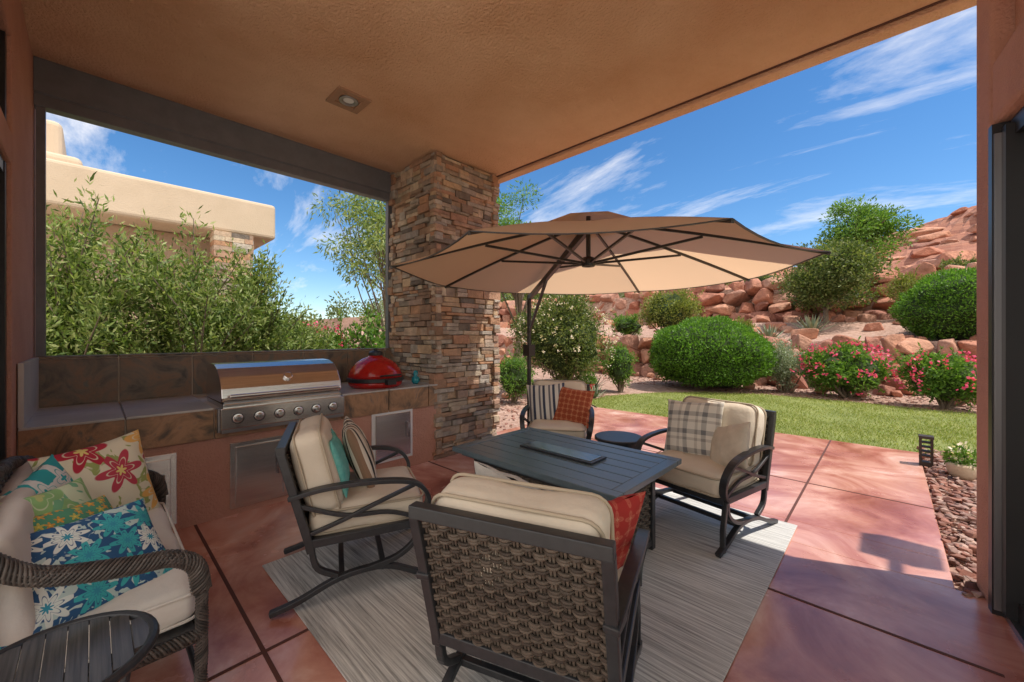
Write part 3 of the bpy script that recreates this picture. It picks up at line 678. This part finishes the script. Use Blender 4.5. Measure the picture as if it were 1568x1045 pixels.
green=flowermat('pillow_green_leaf',(.66,.76,.52),[(.30,.55,.22),(.08,.42,.32)],(.55,.6,.24),5,3,(.20,.50,.28),.5)
yel=flowermat('pillow_multicolor',(.10,.34,.20),[(.78,.36,.05),(.66,.55,.1),(.05,.28,.34)],(.8,.66,.15),26,5)
def wT(x,y,z,nrm,roll=0):
    q=Vector(nrm).normalized(); yv=Vector((0,0,1)); yv=(yv-q*yv.dot(q)).normalized(); xv=yv.cross(q)
    m=Matrix((xv,yv,q)).transposed().to_4x4(); return Matrix.Translation((x,y,z))@m@Matrix.Rotation(math.radians(roll),4,'Z')
pillow_obj('cream_floral_pillow',.47,.16,floral,l,wT(-2.97,.03,.67,(.85,.55,.25),4))
pillow_obj('turquoise_pillow',.42,.14,turqp,l,wT(-2.74,-.13,.65,(.35,.9,.3),10))
pillow_obj('green_pillow',.42,.14,green,l,wT(-2.50,-.10,.62,(.5,.8,.4),-6))
pillow_obj('multicolor_pillow',.38,.12,yel,l,wT(-2.42,-.02,.585,(.5,.7,.6),-10))
pillow_obj('blue_suzani_pillow',.54,.17,damask,l,wT(-2.21,-.03,.58,(.64,.34,.68),-3),.40)
# ---------------------------------------------------------------- umbrella
u=empty('cantilever_patio_umbrella',(-1.91,2.99,0))
Ru,ze,zp=1.66,2.005,2.46; off=math.radians(11)
fab,nt,b=base_mat('umbrella_canvas_tan'); b.inputs['Base Color'].default_value=lin(.70,.50,.33); b.inputs['Roughness'].default_value=.9; add_bump(nt,b,300,.2,.002)
tr=nt.nodes.new('ShaderNodeBsdfTranslucent'); tr.inputs[0].default_value=lin(.80,.55,.34); ms=nt.nodes.new('ShaderNodeMixShader'); ms.inputs[0].default_value=.5
nt.links.new(b.outputs[0],ms.inputs[1]); nt.links.new(tr.outputs[0],ms.inputs[2]); nt.links.new(ms.outputs[0],nt.nodes['Material Output'].inputs[0])
def ribpt(k,t,dz=0):
    a=off+k*math.pi/4; return np.array([math.cos(a)*Ru*t,math.sin(a)*Ru*t,zp-(zp-ze)*(.82*t+.18*t*t)+dz])
mb=MB(); n=10
for kk in range(8):
    V=[];F=[]
    for i in range(n+1):
        t_=.1+.9*i/n
        for j in range(n+1):
            s=j/n; p=ribpt(kk,t_)*(1-s)+ribpt(kk+1,t_)*s; q=4*s*(1-s)
            p=p*np.array([1-.025*q*t_,1-.025*q*t_,1]); p[2]-=.03*q*t_; V.append(p)
    for i in range(n):
        for j in range(n): F.append((i*(n+1)+j,(i+1)*(n+1)+j,(i+1)*(n+1)+j+1,i*(n+1)+j+1))
    mb.add(V,F)
mb.build('canopy',fab,u,smooth=True)
mb=MB()
V=[(0,0,zp+.08)]+[(math.cos(off+k*math.pi/4)*.38,math.sin(off+k*math.pi/4)*.38,zp-.03) for k in range(8)]
mb.add(V,[(0,k+1,(k+1)%8+1) for k in range(8)]); mb.build('vent_cap',fab,u)
mb=MB()
for kk in range(8):
    a=off+kk*math.pi/4; sdv=(-math.sin(a),math.cos(a),0)
    mb.bar([ribpt(kk,t_,-.014) for t_ in np.linspace(.03,1.005,8)],.018,.02,sdv)
    mb.bar([(math.cos(a)*.05,math.sin(a)*.05,2.09),ribpt(kk,.55,-.03)],.017,.019,sdv)
    e_=ribpt(kk,1,-.004);f_=ribpt(kk+1,1,-.004)
    ed=[]
    for s in np.linspace(0,1,9):
        q=4*s*(1-s); p=e_*(1-s)+f_*s; p=p*np.array([1-.025*q,1-.025*q,1]); p[2]-=.03*q; ed.append(p)
    mb.sweep(ed,[(-.003,-.006),(.003,-.006),(.003,.006),(-.003,.006)],(0,0,1))
mb.tube([(0,0,2.06),(0,0,2.50)],.02,12); mb.lathe([(.055,0),(.065,.02),(.065,.06),(.045,.08)],(0,0,2.06),16); mb.lathe([(.055,0),(.055,.05)],(0,0,2.39),16)
px,py=-1.40,.82
mb.bar([(px,py,1.93),(0,0,2.39)],.04,.055,(py,-px,0)); mb.tube([(px,py,.05),(px,py,1.97)],.026,14)
mb.bar([(px,py,1.5),(px*.62,py*.62,2.09)],.028,.028,(py,-px,0))
mb.box(px-.05,px+.05,py-.06,py+.06,1.2,1.34); mb.box(px-.45,px+.45,py-.04,py+.04,.012,.06); mb.box(px-.04,px+.04,py-.45,py+.45,.014,.062)
mb.build('ribs_and_mast',M('umbrella_frame_bronze',[(.03,.024,.02)],.4),u)
mb=MB()
for sx in (-1,1):
    for sy in (-1,1): mb.box(px+sx*.24-.18,px+sx*.24+.18,py+sy*.24-.18,py+sy*.24+.18,.005,.09)
mb.build('base_weights',blackm,u,bevel=.02)
# ---------------------------------------------------------------- small garden items
e=empty('path_light',(.31,6.45,0)); mb=MB(); mb.box(-.055,.055,-.055,.055,-.03,.04); mb.box(-.06,.06,-.06,.06,.30,.33)
for sx in (-1,1):
    for sy in (-1,1): mb.box(sx*.045-.01,sx*.045+.01,sy*.045-.01,sy*.045+.01,.04,.30)
for z in (.1,.15,.2,.25): mb.box(-.05,.05,-.05,.05,z,z+.012)
mb.build('lantern_body',M('bronze_dark',[(.04,.025,.018)],.5),e,bevel=.002)
def clump(mb,C,Rr,n,Ln,Wd,m=0,up=.3,sq=.85,pw=2.2):
    C=np.asarray(C,float); Rr=np.asarray(Rr,float); i=rng.integers(len(C),size=n); v=rng.normal(size=(n,3)); v/=np.linalg.norm(v,axis=1)[:,None]
    r=Rr[i]*rng.random(n)**(1/pw); P=C[i]+v*r[:,None]*np.array([1,1,sq]); D=v*.8+rng.normal(size=(n,3))*.55; D[:,2]+=up
    leaves(mb,P,D,Ln,Wd,m)
def ico(r,sc,c,m,mb,amp=.12,sub=3):
    bm=bmesh.new(); bmesh.ops.create_icosphere(bm,subdivisions=sub,radius=1); V=[]
    for v in bm.verts:
        k=1+amp*noise.noise(v.co*2.5+Vector(c)); V.append(Vector((c[0]+v.co.x*sc[0]*r*k,c[1]+v.co.y*sc[1]*r*k,c[2]+v.co.z*sc[2]*r*k))[:])
    mb.add(V,[tuple(v.index for v in f.verts) for f in bm.faces],m); bm.free()
def bush(name,x,y,z0,w,h,leaf,n,Ln,Wd,clip=False,flowers=None,nf=0,core=True,ncl=34,fs=.05):
    mb=MB(); rx=w/2; rz=h/2
    if clip:
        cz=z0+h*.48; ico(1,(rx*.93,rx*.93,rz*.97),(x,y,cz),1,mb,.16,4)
        v=rng.normal(size=(n,3)); v/=np.linalg.norm(v,axis=1)[:,None]; v=v[v[:,2]>-.75]
        k=np.array([1+.16*noise.noise(Vector(a)*2.5+Vector((x,y,cz)))+.05*noise.noise(Vector(a)*9) for a in v])*rng.uniform(.93,1.04,len(v))
        P=np.array([x,y,cz])+v*k[:,None]*np.array([rx,rx,rz*1.02]); leaves(mb,P,v*.5+rng.normal(size=v.shape)*.6+np.array([0,0,.4]),Ln,Wd,0)
    else:
        v=rng.normal(size=(ncl,3)); v/=np.linalg.norm(v,axis=1)[:,None]; rr=rng.uniform(.45,.92,ncl)[:,None]
        C=np.array([x,y,z0+h*.53])+v*rr*np.array([rx*.85,rx*.85,rz*.82]); cr2=rng.uniform(.22,.38,ncl)*min(w,h)*.66
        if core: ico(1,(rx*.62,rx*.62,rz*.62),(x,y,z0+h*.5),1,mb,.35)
        clump(mb,C,cr2,n,Ln,Wd)
        for i in range(min(ncl,14)):
            p0=np.array([x+rng.uniform(-.1,.1)*w*.5,y+rng.uniform(-.05,.05),z0-.05]); mb.tube(catmull([p0,(p0+C[i])/2+rng.normal(size=3)*.05*w,C[i]],4),.02*w**.5,5,2,rad=list(np.linspace(1.2,.4,9)))
        for q in range(int(ncl*.7)):
            i=rng.integers(ncl); d=v[i]+rng.normal(size=3)*.4; d[2]+=.5; d/=np.linalg.norm(d)
            s=np.linspace(0,1,26)[:,None]; P=C[i]+d*s*cr2[i]*1.7; leaves(mb,P,d+rng.normal(size=(26,3))*.8,Ln,Wd,0)
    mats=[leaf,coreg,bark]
    if flowers:
        mats.append(flowers); v=rng.normal(size=(nf,3)); v[:,2]=np.abs(v[:,2])*1.2-.3; v/=np.linalg.norm(v,axis=1)[:,None]
        P=np.array([x,y,z0+h*.5])+v*np.array([rx,rx,rz])*rng.uniform(.88,1.06,(nf,1)); P=np.repeat(P,6,0)+rng.normal(size=(nf*6,3))*fs*.6
        leaves(mb,P,rng.normal(size=(nf*6,3))+np.array([0,0,.5]),fs,fs*.8,3)
    return mb.build(name,mats)
def stembush(name,x,y,z0,w,h,leaf,nst,nl,Ln,Wd,low=.3,flowers=None,nf=0):
    mb=MB(); Ps=[];Ds=[];tips=[]
    for i in range(nst):
        a=rng.uniform(0,6.28); r=w/2*rng.random()**.6; hh=h*rng.uniform(.5,1.02)*(1-.35*(r/(w/2))**2)
        p0=np.array([x+.12*w*math.cos(a)*rng.random(),y+.12*w*math.sin(a)*rng.random(),z0])
        tip=np.array([x+r*math.cos(a),y+r*math.sin(a),z0+hh]); md=p0*.5+tip*.5+np.array([-math.cos(a)*.08*w,-math.sin(a)*.08*w,.08*h])+rng.normal(size=3)*.06
        c=catmull([p0,md,tip],8); mb.tube(c,.013,4,1,rad=list(np.linspace(1.3,.35,len(c)))); tips.append(tip)
        d=low+(1-low)*rng.random(nl)**.8; idx=np.clip(d,0,1)*(len(c)-1); P=np.stack([np.interp(idx,np.arange(len(c)),c[:,k]) for k in range(3)],1)
        nt_=9; ti=rng.integers(nt_,size=nl); tdir=rng.normal(size=(nt_,3)); tdir[:,2]+=.5; tdir/=np.linalg.norm(tdir,axis=1)[:,None]
        P=P+tdir[ti]*rng.uniform(0,.20,(nl,1))*w**.5*.9
        D=(tip-p0)/np.linalg.norm(tip-p0)*.5+tdir[ti]*.6+rng.normal(size=(nl,3))*.55; Ps.append(P);Ds.append(D)
    leaves(mb,np.vstack(Ps),np.vstack(Ds),Ln,Wd,0); mats=[leaf,bark]
    if flowers:
        mats.append(flowers); t_=np.array(tips)[rng.integers(len(tips),size=nf)]; P=np.repeat(t_,7,0)+rng.normal(size=(nf*7,3))*.07; leaves(mb,P,rng.normal(size=P.shape),.05,.045,2)
    return mb.build(name,mats)
def tree(name,x,y,z0,h,w,leaf,n,Ln,Wd,crown0=.35,ncl=40,tr_=.1,sparse=.30,upd=.2):
    mb=MB(); top=np.array([x+rng.uniform(-.1,.1)*w,y,z0+h*.62]); base=np.array([x,y,z0-.1])
    tp=catmull([base,base+(top-base)*.45+rng.normal(size=3)*.08,top],6); mb.tube(tp,tr_,8,1,rad=list(np.linspace(1.2,.45,len(tp))))
    v=rng.normal(size=(ncl,3)); v/=np.linalg.norm(v,axis=1)[:,None]; cz=z0+h*(crown0+1)/2; rz=h*(1-crown0)/2
    C=np.array([x,y,cz])+v*rng.uniform(.35,1,(ncl,1))*np.array([w/2,w/2,rz])*.85
    for c in C:
        s=tp[rng.integers(len(tp)//3,len(tp))]; q=catmull([s,(s+c)/2+np.array([0,0,.08*h*rng.random()])+rng.normal(size=3)*.03*h,c],5); mb.tube(q,tr_*.33,5,1,rad=list(np.linspace(1.3,.25,len(q))))
    clump(mb,C,rng.uniform(.6,1.25,ncl)*w*sparse*.55,n,Ln,Wd,0,up=upd,sq=.7,pw=1.8)
    return mb.build(name,[leaf,bark])
e=empty('flower_pot',(.56,6.2,-.02)); mb=MB(); mb.lathe([(.08,0),(.11,.05),(.125,.13),(.115,.15)],n=20); mb.build('pot',adobe,e,smooth=True); mb=MB(); clump(mb,[(0,0,.2)],[.13],500,.05,.02,0); clump(mb,[(0,0,.26)],[.11],60,.04,.035,1); mb.build('flowers',[lf_bri,whitef],e)
e=empty('red_flower_pot',(-5.35,8.35,-.02)); mb=MB(); mb.lathe([(.12,0),(.15,.2),(.17,.3),(.16,.31)],n=20); mb.build('pot',redglaze,e,smooth=True); mb=MB(); clump(mb,[(0,0,.42)],[.2],700,.08,.02,0); mb.build('foliage',[lf_bri],e)
def agave(x,y,z,s,mt,n=26):
    mb=MB()
    for i in range(n):
        a=i*2.4; el=.35+1.0*(i/n); L_=s*(1-.25*i/n); d=np.array([math.cos(a)*math.cos(el),math.sin(a)*math.cos(el),math.sin(el)]); sd2=(-math.sin(a),math.cos(a),0)
        pts=[np.array([x,y,z])+d*L_*q+np.array([0,0,.12*s*q*q]) for q in (0,.3,.65,1)]; mb.sweep(pts,[(-.05*s,0),(0,-.02*s),(.05*s,0),(0,.008*s)],sd2,0,rad=[1,1.3,.9,.05])
    mb.build('agave_plant',mt)
agave(-5.0,8.1,0,.38,lf_grey); agave(-5.9,9.5,0,.45,lf_grey); agave(-2.9,15.6,gh(-2.9,15.6),.7,lf_grey); agave(-1.9,17,gh(-1.9,17),.8,lf_grey)
# garden plants
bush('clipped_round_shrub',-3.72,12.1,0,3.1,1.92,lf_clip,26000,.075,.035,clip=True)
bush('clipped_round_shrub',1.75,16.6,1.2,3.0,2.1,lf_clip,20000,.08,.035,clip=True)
bush('flowering_hedge_shrub',-6.1,8.3,0,2.7,2.55,lf_dark,26000,.075,.032,flowers=whitef,nf=150,fs=.045,ncl=46)
bush('green_shrub',-6.0,6.4,0,.95,1.05,lf_bri,5000,.06,.024)
bush('green_shrub',-5.15,9.6,0,.9,1.35,lf_bri,6000,.06,.024)
bush('green_shrub',-7.6,10.6,0,2.0,1.8,lf_yel,9000,.07,.028)
bush('olive_shrub',-6.1,15.2,1.4,2.3,2.0,lf_yel,12000,.09,.038)
bush('green_shrub',-8.2,16,1.4,1.6,1.0,lf_bri,4000,.09,.035)
bush('green_shrub',-4.0,16.4,1.4,1.0,.7,lf_yel,2500,.08,.03)
tree('olive_tree',-1.7,19.0,1.9,3.2,3.5,lf_dark,20000,.11,.055,.12,50,.08,.36)
tree('mesquite_tree',-1.1,27,4.0,4.7,4.2,lf_bri,14000,.18,.06,.15,50,.10,.30)
tree('mesquite_tree',-7.5,30,3.8,3.9,4.0,lf_bri,5000,.19,.055,.2,36,.10,.22)
bush('sage_shrub',-1.95,12.6,0,1.15,1.35,lf_grey,7000,.07,.022,core=False)
bush('sage_shrub',.6,20,2.3,1.7,1.4,lf_yel,5000,.09,.03,core=False)
bush('pink_flowering_shrub',-.75,12.5,0,1.9,1.3,lf_bri,17000,.08,.034,flowers=pinkf,nf=110,fs=.065,ncl=46)
bush('pink_flowering_shrub',.85,11.95,0,1.5,1.1,lf_bri,13000,.075,.034,flowers=pinkf,nf=80,fs=.065,ncl=46)
bush('pink_flowering_shrub',3.2,13,0,1.9,1.3,lf_bri,7000,.075,.034,flowers=pinkf,nf=60,fs=.06)
bush('green_shrub',4.5,18,1.9,2.2,1.8,lf_dark,5000,.09,.03)
for (a,b_) in ((-12,17.5),(-15,19),(-10,23),(-4.5,23.5),(2.2,25),(5,28),(-14,25),(6,22)):
    bush('desert_shrub',a,b_,gh(a,b_)-.1,rng.uniform(1.2,2.2),rng.uniform(.8,1.4),[lf_yel,lf_grey,lf_dark][int(rng.integers(3))],2600,.11,.04,ncl=20)
tree('desert_willow_tree',-9.6,10.2,0,6.8,4.4,lf_bri,13000,.13,.038,.35,44,.1,.28)
# left side plants
for i,(a,b_,w_,h_) in enumerate(((-7.1,-1.25,1.9,2.9),(-7.1,-.25,2.1,3.3),(-7.0,.95,2.0,3.15),(-7.3,1.75,1.7,2.8),(-7.7,2.55,1.2,1.9))):
    stembush('oleander_shrub',a,b_,0,w_,h_,lf_ole,50,330,.095,.024,.20)
bush('pink_flowering_shrub',-8.6,3.3,0,1.5,1.7,lf_bri,7000,.08,.032,flowers=pinkf,nf=60,fs=.06)
stembush('broadleaf_shrub',-8.2,4.2,0,1.4,2.2,lf_bri,22,90,.11,.06,.25)
bush('sage_shrub',-13,9.2,0,4.6,3.8,lf_grey,14000,.12,.04)
bush('green_shrub',-10.5,6.2,0,2.2,1.6,lf_yel,6000,.1,.035)
tree('desert_willow_tree',-8.9,4.9,0,5.5,3.4,lf_ole,9500,.13,.030,.40,40,.05,.27,-.6)
mb=MB()
C=[];Rr=[]
for i in range(240):
    if i%2: x=rng.uniform(-60,-32); y=rng.uniform(-30,40)
    else: x=rng.uniform(-40,-16); y=rng.uniform(22,44)
    r=rng.uniform(1,2.2); C.append((x,y,gh(x,y)+r*.7)); Rr.append(r)
clump(mb,C,Rr,34000,.4,.22,0); mb.build('distant_trees',[lf_dark])
# ---------------------------------------------------------------- neighbour house
h=empty('adobe_house')
mb=MB(); mb.box(-19,-11,-14,3.12,3.83,4.68); mb.build('roof_parapet',adobe,h,bevel=.08,seg=3)
mb=MB(); mb.box(-19,-11.9,-14,2.3,-.1,3.83); mb.build('walls',adobed,h,bevel=.05)
mb=MB(); mb.box(-18,-13,-14,-.45,4.68,6.1); mb.box(-18,-12.6,-14,-.15,4.68,5.3); mb.build('upper_parapet',adobe,h,bevel=.12,seg=3)
mb=MB(); mb.box(-11.9,-11.88,-.9,.3,1.0,2.5,1); mb.box(-11.88,-11.84,-1.0,-.9,.9,2.6,0); mb.box(-11.88,-11.84,.3,.4,.9,2.6,0); mb.box(-11.88,-11.84,-1,.4,2.6,2.7,0); mb.build('window',[adobe,glassd],h)
mb=MB()
z=0
while z<3.8:
    hh=float(rng.choice([.08,.11,.15])); hh=min(hh,3.82-z)
    if hh<.02: break
    uu=0
    while uu<.7:
        w_=rng.uniform(.2,.4); p=rng.uniform(0,.04); mb.box(-11.3,-10.9+p,1.85+uu,min(2.6,1.85+uu+w_)-.006,z,z+hh-.006); uu+=w_
    mb.box(-11.6,-10.93,2.55,2.6+rng.uniform(0,.04),z,z+hh-.007); z+=hh
mb.build('stone_pier',stonem,h)
